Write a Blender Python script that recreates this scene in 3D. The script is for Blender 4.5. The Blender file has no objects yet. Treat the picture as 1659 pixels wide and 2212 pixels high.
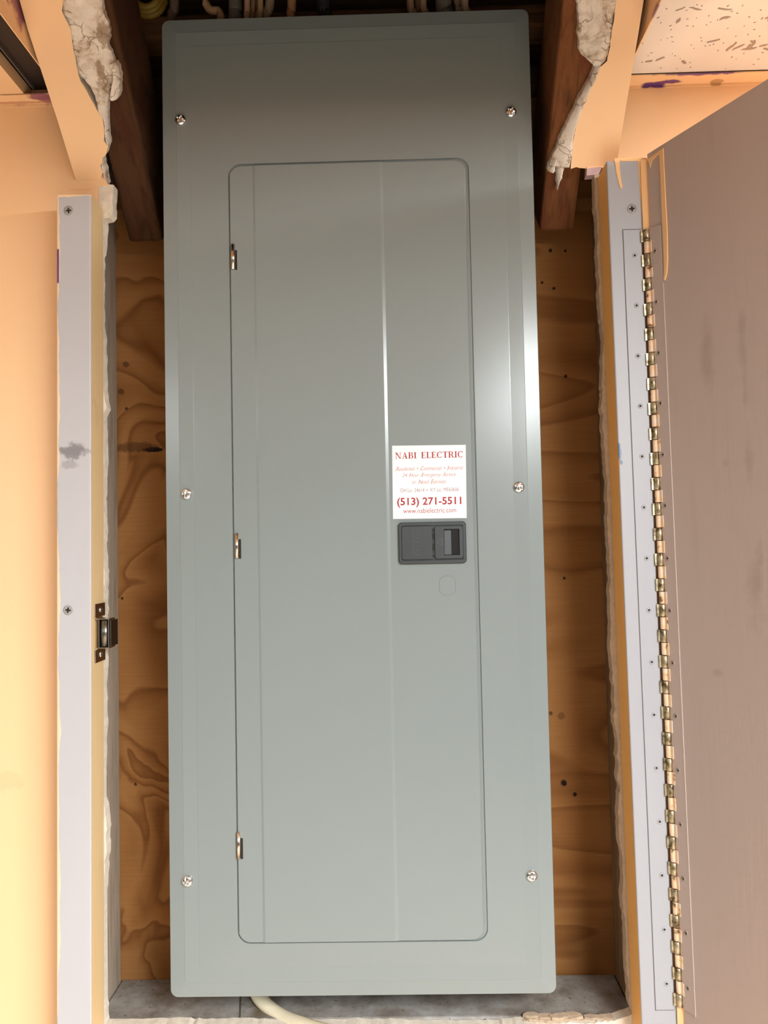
import bpy, bmesh, math, random
from mathutils import Vector, Matrix, noise
random.seed(7)

# ------------------------------------------------------------------ camera, world, lamps, exposure
scene = bpy.context.scene
COL = scene.collection
FPX, CXP, CYP = 1750.0, 829.5, 1106.0                       # focal length and centre in pixels of 1659 x 2212
R = Matrix(((0.99962, 0.018622, -0.020405), (-0.021157, 0.04115, -0.998929), (-0.017763, 0.998979, 0.041529)))
CAM = Vector((0.045931, -0.827523, -0.055071))
cam_data = bpy.data.cameras.new('camera'); cam_data.sensor_fit = 'AUTO'; cam_data.sensor_width = 36.0
cam_data.lens = 36.0 * FPX / 2212.0; cam_data.clip_start = 0.01
cam = bpy.data.objects.new('camera', cam_data); COL.objects.link(cam)
rx, ry, rz = R[0].normalized(), R[1].normalized(), R[2].normalized()
cam.matrix_world = Matrix(((rx.x, -ry.x, -rz.x, CAM.x), (rx.y, -ry.y, -rz.y, CAM.y), (rx.z, -ry.z, -rz.z, CAM.z), (0, 0, 0, 1)))
scene.camera = cam

world = bpy.data.worlds.new('world'); scene.world = world; world.use_nodes = True
bg = world.node_tree.nodes['Background']; bg.inputs[0].default_value = (1.0, 0.76, 0.54, 1); bg.inputs[1].default_value = 0.14

def area_light(name, loc, sx, sy, power, color, rot=(0, 0, 0)):
    l = bpy.data.lights.new(name, 'AREA'); l.shape = 'RECTANGLE'; l.size = sx; l.size_y = sy; l.energy = power; l.color = color
    o = bpy.data.objects.new(name, l); COL.objects.link(o); o.location = loc; o.rotation_euler = rot
    return o
# recessed ceiling troffers of the room; the left lamp is an added fill
area_light('ceiling_or_fill_lamp', (0.78, -1.6, 0.415), 0.55, 1.2, 110, (0.93, 0.985, 1.0))
area_light('ceiling_or_fill_lamp', (-1.25, -1.9, 0.415), 0.55, 1.2, 25, (0.93, 0.985, 1.0))  # added fill from the left, no troffer known there
area_light('ceiling_or_fill_lamp', (1.25, -0.75, 0.415), 0.55, 0.9, 115, (1.0, 0.97, 0.92))

vs = scene.view_settings
scene.display_settings.display_device = 'sRGB'
vs.view_transform = 'Standard'; vs.look = 'None'; vs.exposure = -0.15; vs.gamma = 1.0
try: vs.use_curve_mapping = False
except Exception: pass

# ------------------------------------------------------------------ geometry helpers
def ray(x, y):
    return rx * ((x - CXP) / FPX) + ry * ((y - CYP) / FPX) + rz
def at(x, y, Y):                                              # point of the wall-parallel plane at depth Y
    d = ray(x, y); return CAM + d * ((Y - CAM.y) / d.y)
def on(x, y, P, n):                                           # point of any plane
    d = ray(x, y); return CAM + d * ((Vector(P) - CAM).dot(n) / d.dot(n))
def atX(x, y, X):
    return on(x, y, (X, 0, 0), Vector((1, 0, 0)))

def finish(o, label=None, cat=None, group=None, kind=None):
    if label: o['label'] = label
    if cat: o['category'] = cat
    if group: o['group'] = group
    if kind: o['kind'] = kind
    return o
def thing(name, loc, label=None, cat=None, group=None, kind=None):
    o = bpy.data.objects.new(name, None); COL.objects.link(o); o.location = loc; o.empty_display_size = 0.02
    return finish(o, label, cat, group, kind)
def origin(p):
    v = Vector((0, 0, 0))
    while p is not None: v += p.location; p = p.parent
    return v
def link_mesh(name, me, parent, loc=(0, 0, 0)):
    o = bpy.data.objects.new(name, me); COL.objects.link(o); o.location = loc
    if parent is not None: o.parent = parent
    return o
class MB:
    def __init__(s): s.v, s.f, s.m, s.sm = [], [], [], []
    def add(s, verts, faces, mat=0, smooth=False):
        b = len(s.v); s.v += [tuple(v) for v in verts]
        for f in faces: s.f.append(tuple(b + i for i in f)); s.m.append(mat); s.sm.append(smooth)
        return s
    def box(s, x0, x1, y0, y1, z0, z1, mats=None):
        v = [(x, y, z) for x in (x0, x1) for y in (y0, y1) for z in (z0, z1)]
        f = [(0, 1, 3, 2), (4, 6, 7, 5), (0, 4, 5, 1), (2, 3, 7, 6), (0, 2, 6, 4), (1, 5, 7, 3)]   # -x +x -y +y -z +z
        for k, q in enumerate(f): s.add([v[i] for i in q], [(0, 1, 2, 3)], (mats or [0] * 6)[k])
        return s
    def hexa(s, fr, bk, mats=None):                           # fr, bk: four points each (tl, tr, br, bl)
        v = list(fr) + list(bk)
        q = [(0, 1, 2, 3), (7, 6, 5, 4), (0, 3, 7, 4), (1, 5, 6, 2), (0, 4, 5, 1), (3, 2, 6, 7)]   # front back left right top bottom
        for k, f in enumerate(q): s.add([v[i] for i in f], [(0, 1, 2, 3)], (mats or [0] * 6)[k])
        return s
    def prism(s, poly, d, mat=0, side=None):                  # poly: 3-D points of one face; d: extrusion vector
        n = len(poly); d = Vector(d); side = mat if side is None else side
        a = [Vector(p) for p in poly]; b = [p + d for p in a]
        s.add(a, [tuple(range(n))], mat); s.add(b, [tuple(reversed(range(n)))], mat)
        for i in range(n):
            j = (i + 1) % n; s.add([a[i], b[i], b[j], a[j]], [(0, 1, 2, 3)], side)
        return s
    def tube(s, pts, r, n=10, mat=0, flat=1.0):
        pts = [Vector(p) for p in pts]; rings = []
        up = Vector((0, 0, 1))
        for i, p in enumerate(pts):
            t = (pts[min(i + 1, len(pts) - 1)] - pts[max(i - 1, 0)]).normalized()
            a = t.cross(up if abs(t.z) < .95 else Vector((0, 1, 0))).normalized(); b = a.cross(t)
            rr = r[i] if isinstance(r, (list, tuple)) else r
            rings.append([p + a * (math.cos(k * 2 * math.pi / n) * rr) + b * (math.sin(k * 2 * math.pi / n) * rr * flat) for k in range(n)])
        v = [q for ring in rings for q in ring]; f = []
        for i in range(len(rings) - 1):
            for k in range(n): f.append((i * n + k, i * n + (k + 1) % n, (i + 1) * n + (k + 1) % n, (i + 1) * n + k))
        s.add(v, f, mat, True)
        s.add(rings[0], [tuple(reversed(range(n)))], mat); s.add(rings[-1], [tuple(range(n))], mat)
        return s
    def mesh(s, name, mats, off=(0, 0, 0), bevel=0, seg=2, weld=True):
        me = bpy.data.meshes.new(name); off = Vector(off)
        me.from_pydata([tuple(Vector(v) - off) for v in s.v], [], s.f)
        for m in (mats if isinstance(mats, (list, tuple)) else [mats]): me.materials.append(m)
        for p, m, sm in zip(me.polygons, s.m, s.sm): p.material_index = m; p.use_smooth = sm
        bm = bmesh.new(); bm.from_mesh(me)
        if weld: bmesh.ops.remove_doubles(bm, verts=bm.verts, dist=1e-6)
        bmesh.ops.recalc_face_normals(bm, faces=bm.faces)
        if bevel:
            es = [e for e in bm.edges if len(e.link_faces) == 2 and e.calc_face_angle(0) > .6]
            bmesh.ops.bevel(bm, geom=es, offset=bevel, segments=seg, affect='EDGES', profile=.5)
        bm.to_mesh(me); bm.free(); me.update()
        return me
    def build(s, name, mats, parent=None, bevel=0, seg=2, weld=True, loc=None):
        """vertices are given in world space; a top-level mesh gets its own origin at loc"""
        po = origin(parent); lo = Vector(loc) - po if loc is not None else Vector((0, 0, 0))
        return link_mesh(name, s.mesh(name, mats, po + lo, bevel, seg, weld), parent, lo)

def rough_line(pts, step=0.006, amp=0.0012, seed=0, axis=0):
    """a polyline resampled with small torn irregularities"""
    out = []; pts = [Vector(p) for p in pts]
    for a, b in zip(pts, pts[1:]):
        n = max(1, int((b - a).length / step))
        for i in range(n):
            p = a.lerp(b, i / n); q = Vector(p)
            q[axis] += amp * (noise.noise((p.z * 90, p.y * 90 + seed, seed)) + .6 * noise.noise((p.z * 320, p.x * 320, seed + 5)))
            out.append(q)
    out.append(pts[-1]); return out

# ------------------------------------------------------------------ materials
YW_ = .0085
class NT:
    def __init__(s, name):
        s.mat = bpy.data.materials.new(name); s.mat.use_nodes = True; s.t = s.mat.node_tree; s.b = s.t.nodes['Principled BSDF']
        s.pos = s.t.nodes.new('ShaderNodeNewGeometry').outputs['Position']
    def n(s, kind, **kw):
        x = s.t.nodes.new(kind)
        for k, v in kw.items(): setattr(x, k, v)
        return x
    def put(s, inp, v):
        if hasattr(v, 'is_output'): s.t.links.new(v, inp)
        else: inp.default_value = v
    def math(s, op, a, b=0.0, clamp=False):
        x = s.n('ShaderNodeMath', operation=op, use_clamp=clamp); s.put(x.inputs[0], a); s.put(x.inputs[1], b); return x.outputs[0]
    def scaled(s, sc, off=(0, 0, 0)):
        x = s.n('ShaderNodeMapping'); s.put(x.inputs[0], s.pos); x.inputs['Scale'].default_value = sc; x.inputs['Location'].default_value = off
        return x.outputs[0]
    def noise(s, sc=(1, 1, 1), scale=5, detail=3, rough=.55, dist=0, off=(0, 0, 0)):
        x = s.n('ShaderNodeTexNoise'); s.put(x.inputs['Vector'], s.scaled(sc, off)); x.inputs['Scale'].default_value = scale
        x.inputs['Detail'].default_value = detail; x.inputs['Roughness'].default_value = rough; x.inputs['Distortion'].default_value = dist
        return x.outputs['Fac']
    def ramp(s, f, stops, interp='LINEAR'):
        x = s.n('ShaderNodeValToRGB'); s.put(x.inputs[0], f); e = x.color_ramp.elements; x.color_ramp.interpolation = interp
        while len(e) < len(stops): e.new(.5)
        for k, (p, c) in enumerate(stops):
            e[k].position = p; e[k].color = (*c, 1) if len(c) == 3 else c
        return x.outputs[0]
    def mix(s, f, a, b, mode='MIX'):
        x = s.n('ShaderNodeMix', data_type='RGBA', blend_type=mode); s.put(x.inputs[0], f)
        s.put(x.inputs[6], a if hasattr(a, 'is_output') else (*a, 1)); s.put(x.inputs[7], b if hasattr(b, 'is_output') else (*b, 1))
        return x.outputs[2]
    def xyz(s):
        x = s.n('ShaderNodeSeparateXYZ'); s.put(x.inputs[0], s.pos); return x.outputs
    def spot(s, c, r, nscale=60, ragged=.8, soft=.25):
        """0..1 mask: a ragged stain round the world point c with the three radii r"""
        d = s.n('ShaderNodeVectorMath', operation='SUBTRACT'); s.put(d.inputs[0], s.pos); d.inputs[1].default_value = c
        m = s.n('ShaderNodeVectorMath', operation='DIVIDE'); s.put(m.inputs[0], d.outputs[0]); m.inputs[1].default_value = r
        l = s.n('ShaderNodeVectorMath', operation='LENGTH'); s.put(l.inputs[0], m.outputs[0])
        e = s.math('ADD', l.outputs['Value'], s.math('MULTIPLY', s.math('SUBTRACT', s.noise(scale=nscale, detail=3), .5), ragged * 2))
        mr = s.n('ShaderNodeMapRange'); s.put(mr.inputs[0], e); mr.inputs[1].default_value = 1.0; mr.inputs[2].default_value = 1.0 - soft
        return mr.outputs[0]
    def bump(s, h, strength=.2, dist=.002):
        x = s.n('ShaderNodeBump'); x.inputs['Strength'].default_value = strength; x.inputs['Distance'].default_value = dist
        s.put(x.inputs['Height'], h); s.put(s.b.inputs['Normal'], x.outputs[0])
    def done(s, col, rough=.6, metal=0.0, spec=.5):
        s.put(s.b.inputs['Base Color'], col if hasattr(col, 'is_output') else (*col, 1)); s.put(s.b.inputs['Roughness'], rough)
        s.b.inputs['Metallic'].default_value = metal; s.b.inputs['Specular IOR Level'].default_value = spec
        return s.mat

def plain(name, col, rough=.6, metal=0.0, var=.08, nscale=40, bump=0.0):
    t = NT(name); n = t.noise(scale=nscale, detail=4)
    c = t.mix(n, tuple(x * (1 - var) for x in col), tuple(min(1, x * (1 + var)) for x in col))
    if bump: t.bump(t.noise(scale=nscale * 6, detail=3), bump, .001)
    return t.done(c, rough, metal)

# grey enamelled steel
t = NT('panel_enamel'); n = t.noise(scale=900, detail=2)
c = t.mix(t.noise(scale=6, detail=3), (.213, .247, .250), (.224, .260, .262)); t.bump(n, .035, .0006)
M_PANEL = t.done(c, .23)
M_CHROME = plain('zinc_screw', (.78, .80, .82), .18, 1.0)
M_HINGE = plain('steel_hinge', (.72, .64, .54), .22, 1.0)
M_BLACK = plain('black_gap', (.012, .010, .008), .8)
M_BOX = plain('steel_box', (.20, .20, .19), .5)
M_PLASTIC = plain('latch_plastic', (.034, .041, .045), .42, bump=.05, nscale=300)
M_POCKET_SHADE = plain('latch_pocket_shade', (.005, .005, .006), .85)  # near-black colour stands in for the shade of a deeper pocket
M_STICKER = plain('sticker_paper', (.83, .81, .81), .45, var=.01)
M_RED = plain('red_ink', (.33, .010, .022), .5, var=.02)
M_DARKRED = plain('thin_red_ink', (.34, .04, .05), .5, var=.02)
M_GREYRED = plain('thin_dark_ink', (.20, .05, .055), .5, var=.02)
CRE = (.86, .64, .40)
ORANGE = (.90, .59, .335)
def orange_paint(name, spots=(), chips=None):
    t = NT(name)
    c = t.mix(t.noise(scale=7, detail=4), tuple(x * .97 for x in ORANGE), tuple(x * 1.03 for x in ORANGE))
    for (p, r, col, k) in spots: c = t.mix(t.math('MULTIPLY', t.spot(p, r, 90, .7, .3), k), c, col)
    t.bump(t.noise(scale=260, detail=3), .08, .001)
    return t.done(c, .5)
PURPLE = (.16, .055, .20); MAUVE = (.30, .10, .16)
p1 = at(1440, 180, -.0105)
M_ORANGE = orange_paint('orange_wall_paint', [((at(10, 1690, .0085)), (.02, .01, .012), (.60, .42, .24), .25)])
M_GYP = plain('gypsum_white', (.72, .65, .55), .9, var=.3, nscale=110, bump=.6)
M_GYP_B = plain('gypsum_paper_edge', (.50, .38, .27), .9, var=.3, nscale=120, bump=.5)
t = NT('broken_plaster'); n = t.noise(scale=60, detail=7, rough=.68, dist=.8)
c = t.ramp(n, [(.33, (.33, .22, .14)), (.41, (.66, .54, .43)), (.50, (.80, .72, .63)), (.70, (.86, .79, .72))])
vo = t.n('ShaderNodeTexVoronoi', feature='DISTANCE_TO_EDGE'); wq = t.n('ShaderNodeVectorMath', operation='ADD'); t.put(wq.inputs[0], t.pos)
nv = t.n('ShaderNodeTexNoise'); t.put(nv.inputs['Vector'], t.pos); nv.inputs['Scale'].default_value = 70; nv.inputs['Detail'].default_value = 4
sv = t.n('ShaderNodeVectorMath', operation='SCALE'); t.put(sv.inputs[0], nv.outputs['Color']); sv.inputs['Scale'].default_value = .022; t.put(wq.inputs[1], sv.outputs[0])
t.put(vo.inputs['Vector'], wq.outputs[0]); vo.inputs['Scale'].default_value = 58
cr = t.ramp(vo.outputs['Distance'], [(.0, (1, 1, 1)), (.035, (0, 0, 0))]); gate = t.ramp(t.noise(scale=34, detail=2, off=(3, 3, 3)), [(.46, (0, 0, 0)), (.54, (1, 1, 1))])
ck = t.math('MULTIPLY', cr, gate); c = t.mix(t.math('MULTIPLY', ck, .75), c, (.26, .17, .11))
for (a_, b_, r_) in [(222, 72, .0085), (218, 150, .006), (226, 28, .004)]:
    c = t.mix(t.math('MULTIPLY', t.spot(on(a_, b_, (0, YW_, .3366 + .006), Vector((0, .722, .692))), (r_ * .8, r_ * 1.5, r_ * 1.5), 150, .8, .25), .85), c, (.36, .26, .18))
t.bump(t.math('SUBTRACT', n, t.math('MULTIPLY', ck, .25)), .8, .004)
M_PLASTER = t.done(c, .95)

def board_paint(name, extra=(), A=(.452, .45, .48), B=(.49, .49, .52)):
    """pale grey gloss paint with scuffs, on the frame boards"""
    t = NT(name); n = t.noise(sc=(1, 1, .35), scale=16, detail=5)
    c = t.mix(n, A, B)
    f = t.ramp(t.noise(sc=(2.2, 1, .7), scale=120, detail=4), [(.70, (0, 0, 0)), (.76, (1, 1, 1))])
    c = t.mix(t.math('MULTIPLY', f, .14), c, (.30, .28, .28))
    for (p, r, col, k, ns, rg) in extra: c = t.mix(t.math('MULTIPLY', t.spot(p, r, ns, rg, .35), k), c, col)
    t.bump(t.noise(sc=(1, 1, .3), scale=200, detail=3), .1, .001)
    return t, c
def tan_wood(name, a, b):
    t = NT(name); n = t.noise(sc=(9, 9, 1), scale=9, detail=5, rough=.6)
    c = t.mix(n, a, b); m = t.ramp(t.noise(sc=(2, 2, 1), scale=14, detail=2), [(.66, (0, 0, 0)), (.76, (1, 1, 1))])
    c = t.mix(t.math('MULTIPLY', m, .35), c, tuple(x * .55 for x in a)); t.bump(n, .15, .001)
    return t.done(c, .6)
M_TANL = tan_wood('bare_pine', (.66, .48, .25), (.73, .54, .30))
M_TANR = tan_wood('varnished_pine', (.86, .45, .13), (.92, .52, .17))
def rough_wood(name, a, b, red=None, sc=(30, 5, 5)):
    t = NT(name); n = t.noise(sc=sc, scale=5, detail=7, rough=.65, dist=.4)
    c = t.ramp(n, [(.30, a), (.55, b), (.72, tuple(x * .8 for x in b))])
    if red: c = t.mix(t.math('MULTIPLY', t.ramp(t.noise(sc=(25, 4, 4), scale=3, off=(3, 1, 2)), [(.5, (0, 0, 0)), (.62, (1, 1, 1))]), .5), c, red)
    t.bump(n, .4, .002)
    return t.done(c, .85, 0, .15)
M_RAFTER = rough_wood('old_rafter_wood', (.085, .034, .013), (.19, .075, .028), (.13, .033, .02))
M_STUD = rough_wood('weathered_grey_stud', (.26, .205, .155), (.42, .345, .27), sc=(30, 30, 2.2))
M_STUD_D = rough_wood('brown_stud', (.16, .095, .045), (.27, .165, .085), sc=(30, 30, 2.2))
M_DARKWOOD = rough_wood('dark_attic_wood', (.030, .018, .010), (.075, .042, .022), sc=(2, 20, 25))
t = NT('grey_sill_concrete_paint'); n = t.noise(scale=26, detail=7, rough=.65)
c = t.ramp(n, [(.32, (.14, .115, .09)), (.48, (.25, .225, .20)), (.66, (.36, .35, .335))])
c = t.mix(t.math('MULTIPLY', t.ramp(t.noise(scale=210, detail=3), [(.64, (0, 0, 0)), (.70, (1, 1, 1))]), .8), c, (.06, .048, .04))
x = t.xyz(); s1, s2 = on(519, 2163, (0, 0, -.5362), Vector((0, 0, 1))), on(517, 2211, (0, 0, -.5362), Vector((0, 0, 1))); ks = (s2.x - s1.x) / (s2.y - s1.y)
c = t.mix(t.math('LESS_THAN', t.math('ABSOLUTE', t.math('SUBTRACT', x['X'], t.math('ADD', t.math('MULTIPLY', x['Y'], ks), s1.x - ks * s1.y))), .0011), c, (.10, .08, .06))
c = t.mix(t.spot(at(565, 2185, .04), (.016, .06, .03), 60, .5, .8), c, (.12, .09, .055)); t.bump(n, .2, .002)
M_SILL = t.done(c, .75)

# plywood: rotary-cut veneer with broad sharp-edged latewood bands, knots and nail holes
t = NT('plywood_veneer'); x = t.xyz()
nl = t.noise(sc=(8.5, 1, 6.5), scale=1, detail=3.0, rough=.36, dist=.9, off=(1.1, 0, 2.6)); nr = t.noise(sc=(2.2, 1, 9), scale=1, detail=2.2, rough=.4, dist=.35, off=(4.0, 0, .7))
sel = t.n('ShaderNodeMapRange'); t.put(sel.inputs[0], x['X']); sel.inputs[1].default_value = -.1; sel.inputs[2].default_value = .1
wv = t.math('ADD', t.math('MULTIPLY', nl, t.math('SUBTRACT', 1.0, sel.outputs[0])), t.math('MULTIPLY', nr, sel.outputs[0]))
LT, MD, DK = (.43, .205, .070), (.34, .150, .046), (.20, .076, .021)
c = t.ramp(wv, [(.22, LT), (.30, MD), (.345, DK), (.355, LT), (.40, MD), (.43, DK), (.445, MD), (.455, LT), (.50, LT), (.535, MD), (.56, DK), (.57, LT), (.62, MD), (.66, DK), (.672, LT), (.78, MD)])
c = t.mix(t.math('ADD', .28, t.math('MULTIPLY', sel.outputs[0], .24)), c, (.26, .112, .033))
g = t.noise(sc=(5, 1, 160), scale=3, detail=4, rough=.6)
c = t.mix(t.math('MULTIPLY', g, .5), c, t.mix(1.0, c, (.55, .50, .45), 'MULTIPLY'))
for (px_, py_, rr, k, col) in [(1189, 541, 5, 1, (.02, .01, .005)), (1221, 542, 4, 1, (.02, .01, .005)), (1222, 813, 4.5, 1, (.03, .015, .006)), (1219, 1249, 4, 1, (.03, .015, .006)),
        (1190, 1541, 5, .8, (.05, .02, .01)), (1213, 1546, 9, .5, (.07, .03, .012)), (1218, 1692, 8, 1, (.015, .008, .004)), (1242, 1716, 5, 1, (.02, .01, .005)), (1196, 623, 4, 1, (.03, .015, .01)), (1171, 610, 3.5, 1, (.03, .015, .01)),
        (330, 971, 14, 1, (.012, .008, .005)), (290, 966, 28, .6, (.06, .025, .01)), (272, 787, 8, .7, (.07, .03, .012)), (262, 846, 8, .7, (.07, .03, .012)), (273, 883, 4, .9, (.04, .02, .01)), (264, 1293, 3.5, 1, (.03, .014, .006)),
        (293, 1694, 4, .9, (.05, .02, .01)), (1181, 1850, 9, .35, (.07, .03, .012))]:
    q = at(px_, py_, .1025); r0 = rr * .93 / 1750
    r3 = (r0 * (2 if rr > 12 else 1), .02, r0 * (.45 if rr > 12 else 1))
    c = t.mix(t.math('MULTIPLY', t.spot(q, r3, 260, .45, .35), k), c, col)
t.bump(g, .25, .001)
M_PLY = t.done(c, .8, 0, .15)

DOORSP = [(1604, 745, .004, .05), (1609, 830, .003, .03), (1617, 985, .004, .035), (1641, 1240, .004, .04), (1566, 1000, .004, .006), (1550, 1455, .006, .004), (1634, 1290, .008, .04), (1525, 760, .006, .05)]
t = NT('taupe_door_paint'); n = t.noise(sc=(1, 1, .22), scale=9, detail=4)
c = t.mix(n, (.44, .352, .318), (.485, .39, .355))
g = t.ramp(t.noise(sc=(14, 14, .9), scale=5, detail=4, off=(2, 5, 1)), [(.60, (0, 0, 0)), (.78, (1, 1, 1))])
c = t.mix(t.math('MULTIPLY', g, .30), c, (.36, .27, .22))
for (a_, b_, r_, rz_) in DOORSP:
    q = on(a_, b_, (.29783, -.0315, .24177), Vector((-.8988, -.4384, 0)))
    c = t.mix(t.math('MULTIPLY', t.spot(q, (r_, r_ * 2, rz_), 40, .9, .7), .32), c, (.26, .185, .14))
t.bump(t.noise(sc=(40, 40, 1.5), scale=8, detail=3), .12, .001)
M_DOOR = t.done(c, .55)
M_LEAFLINE = plain('pale_leaf_edge', (.47, .385, .34), .5)  # slightly paler line along the edge of the door leaf
t = NT('brass_knuckle'); n = t.noise(scale=170, detail=4)
c = t.ramp(n, [(.36, (.10, .065, .03)), (.50, (.40, .335, .21)), (.70, (.58, .51, .36))]); M_BRASS = t.done(c, .40, .75)
t = NT('paint_covered_knuckle'); n = t.noise(scale=120, detail=4)
c = t.ramp(n, [(.34, (.16, .09, .045)), (.42, (.74, .48, .28)), (.56, (.72, .53, .38)), (.7, (.62, .54, .48))]); M_KPAINT = t.done(c, .5)
t = NT('white_ceiling_tile'); c = t.mix(t.noise(scale=30, detail=4), (.72, .66, .62), (.77, .71, .67)); t.bump(t.noise(scale=400, detail=3), .3, .001)
M_TILE = t.done(c, .9)
M_FISSURE = plain('fissure_shade', (.36, .28, .24), .95, var=.25, nscale=90)
M_SLOT = plain('dark_slot', (.010, .006, .005), .6)
M_SLOT2 = plain('dark_metal_channel', (.022, .015, .014), .55)
M_CREAM = plain('cream_cable_jacket', (.72, .64, .47), .45)

# ------------------------------------------------------------------ the setting
YF, YW, YB, YP = -.0275, .0085, .0215, .1025       # frame-board front, wall face, back of the drywall, plywood
ZC = .4225                                          # suspended ceiling
AL = math.radians(46.2); EU = Vector((0, -math.cos(AL), math.sin(AL))); EN = Vector((0, math.sin(AL), math.cos(AL)))
P0 = Vector((0, YW, .3366))                         # the sloping soffit starts on the wall here
def S(x, y, off=0.0): return on(x, y, P0 + EN * off, EN)
def SL(X, u, off=0.0): return P0 + Vector((X, 0, 0)) + EU * u + EN * off

o = MB().box(-.50, .50, YP, YP + .018, -1.45, .465).build('wall_back', M_PLY, None, loc=(0, YP, -1.45)); finish(o, 'brown plywood sheet at the back of the recess behind the panel', kind='structure')

o = MB().box(-1.6, 1.9, -3.6, YB, -1.47, -1.45).build('floor', plain('grey_floor', (.65, .55, .45), .6), None, loc=(0, -1.5, -1.45)); finish(o, 'plain warm grey floor of the room', kind='structure')
# orange drywall with torn edges
wf = thing('wall_front', (0, YW, -1.45), 'orange painted drywall round the cut opening', kind='structure')
xl, xr = -.264, .270
MB().box(-1.6, xl, YW, YB, -1.45, ZC + .02).build('drywall_sheet', M_ORANGE, wf)
MB().box(xr, 1.9, YW, YB, -1.45, ZC + .02).build('drywall_sheet', M_ORANGE, wf)
left_edge = [(226, 398), (247, 399), (246, 432), (247, 462), (240, 470), (229, 472), (230, 520), (225, 548), (223.5, 690), (228, 736), (230, 802), (231, 840), (236, 881), (228, 897), (231, 949), (232, 990),
             (229, 1030), (228, 1105), (232, 1150), (228, 1173), (233, 1234), (231, 1263), (232, 1309), (230, 1400), (232, 1433), (228, 1490), (231, 1560), (228, 1619), (227.5, 1725), (236, 1766), (236.5, 1825), (231, 1914), (227, 2002), (227, 2120), (234, 2214)]
pl = rough_line([at(x_ - (7 if y_ > 475 else 3), y_, YW) for x_, y_ in left_edge], .0035, .0012, 1)
MB().prism([Vector((xl + .0002, YW, pl[0].z))] + pl + [Vector((xl + .0002, YW, pl[-1].z))], (0, YB - YW, 0)).build('torn_gypsum_edge', M_GYP, wf)
right_edge = [(1280, 376), (1278, 420), (1285, 480), (1286, 576), (1289.5, 639), (1294, 703), (1299, 754), (1296, 783), (1294, 863), (1297, 926), (1304, 1006), (1307, 1086), (1305, 1116), (1308.6, 1164), (1313, 1228), (1312, 1307), (1313, 1355),
              (1312, 1403), (1318, 1451), (1321, 1499), (1321, 1546), (1328, 1594), (1329, 1674), (1333, 1700), (1330, 1784), (1334, 1818), (1339, 1852), (1339, 1943), (1346, 2003), (1348, 2104), (1354, 2145), (1356, 2180)]
pr = rough_line([at(x_ + 5.5, y_, YW) for x_, y_ in right_edge], .0035, .0014, 4)
MB().prism([Vector((xr - .0002, YW, pr[0].z))] + pr + [Vector((xr - .0002, YW, pr[-1].z))], (0, YB - YW, 0)).build('torn_gypsum_edge', M_GYP_B, wf)
low = [(225, 2205), (300, 2206), (380, 2202), (440, 2206), (520, 2203), (600, 2206), (700, 2207), (800, 2205), (900, 2207), (1000, 2209), (1080, 2207), (1130, 2204), (1180, 2206), (1230, 2201), (1270, 2203), (1300, 2200), (1330, 2196), (1352, 2188), (1372, 2182)]
lo_ = [at(x_, y_ + (11 if x_ < 1100 else 8), YW) for x_, y_ in low]
lo2 = []
for a, b in zip(lo_, lo_[1:]):
    for i in range(7):
        p = a.lerp(b, i / 7); p.z += .0016 * noise.noise((p.x * 210, 3, 1)) + .001 * noise.noise((p.x * 700, 8, 1)); lo2.append(p)
zg = lo2[len(lo2) // 2].z - .022
MB().prism([Vector((lo2[0].x, YW, zg)), *lo2, Vector((lo2[-1].x, YW, zg))], (0, YB - YW, 0)).build('torn_gypsum_edge', M_GYP, wf)
MB().box(xl, xr, YW, YB, -1.45, zg).build('drywall_sheet', M_ORANGE, wf)
bl = MB()
for i in range(34):
    cx = .165 + .085 * random.random(); cy_ = .0135 + .006 * random.random(); r = .0018 + .003 * random.random(); zz = at(1200, 2203, .016).z - .002 + random.random() * .003
    bl.prism([Vector((cx + r * 2 * math.cos(k * 1.05 + i), cy_ + r * math.sin(k * 1.05 + i), zz + i * 1e-5)) for k in range(6)], (random.uniform(-.001, .001), 0, r * .9))
finish(bl.build('gypsum_crumbs', M_GYP_B, wf), kind='stuff')
patch = [(150, 372), (218, 340), (224, 372), (233, 401), (206, 403), (197, 409), (150, 409)]
MB().prism([at(x_, y_, YW - .0002) for x_, y_ in patch], (0, .011, 0)).build('drywall_scrap', M_ORANGE, wf)
M_SCRAP = plain('mauve_paper', (.50, .36, .38), .8, var=.2, nscale=200)
MB().prism([at(x_, y_, YW - .0006) for x_, y_ in [(1268, 364), (1300, 360), (1296, 372), (1291, 377), (1267, 379)]], (0, .010, 0)).build('drywall_scrap', M_SCRAP, wf)
MB().prism([at(x_, y_, YW - .0003) for x_, y_ in [(1270, 330), (1330, 330), (1330, 362), (1292, 362), (1268, 365)]], (0, .010, 0)).build('drywall_scrap', M_ORANGE, wf)

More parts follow.
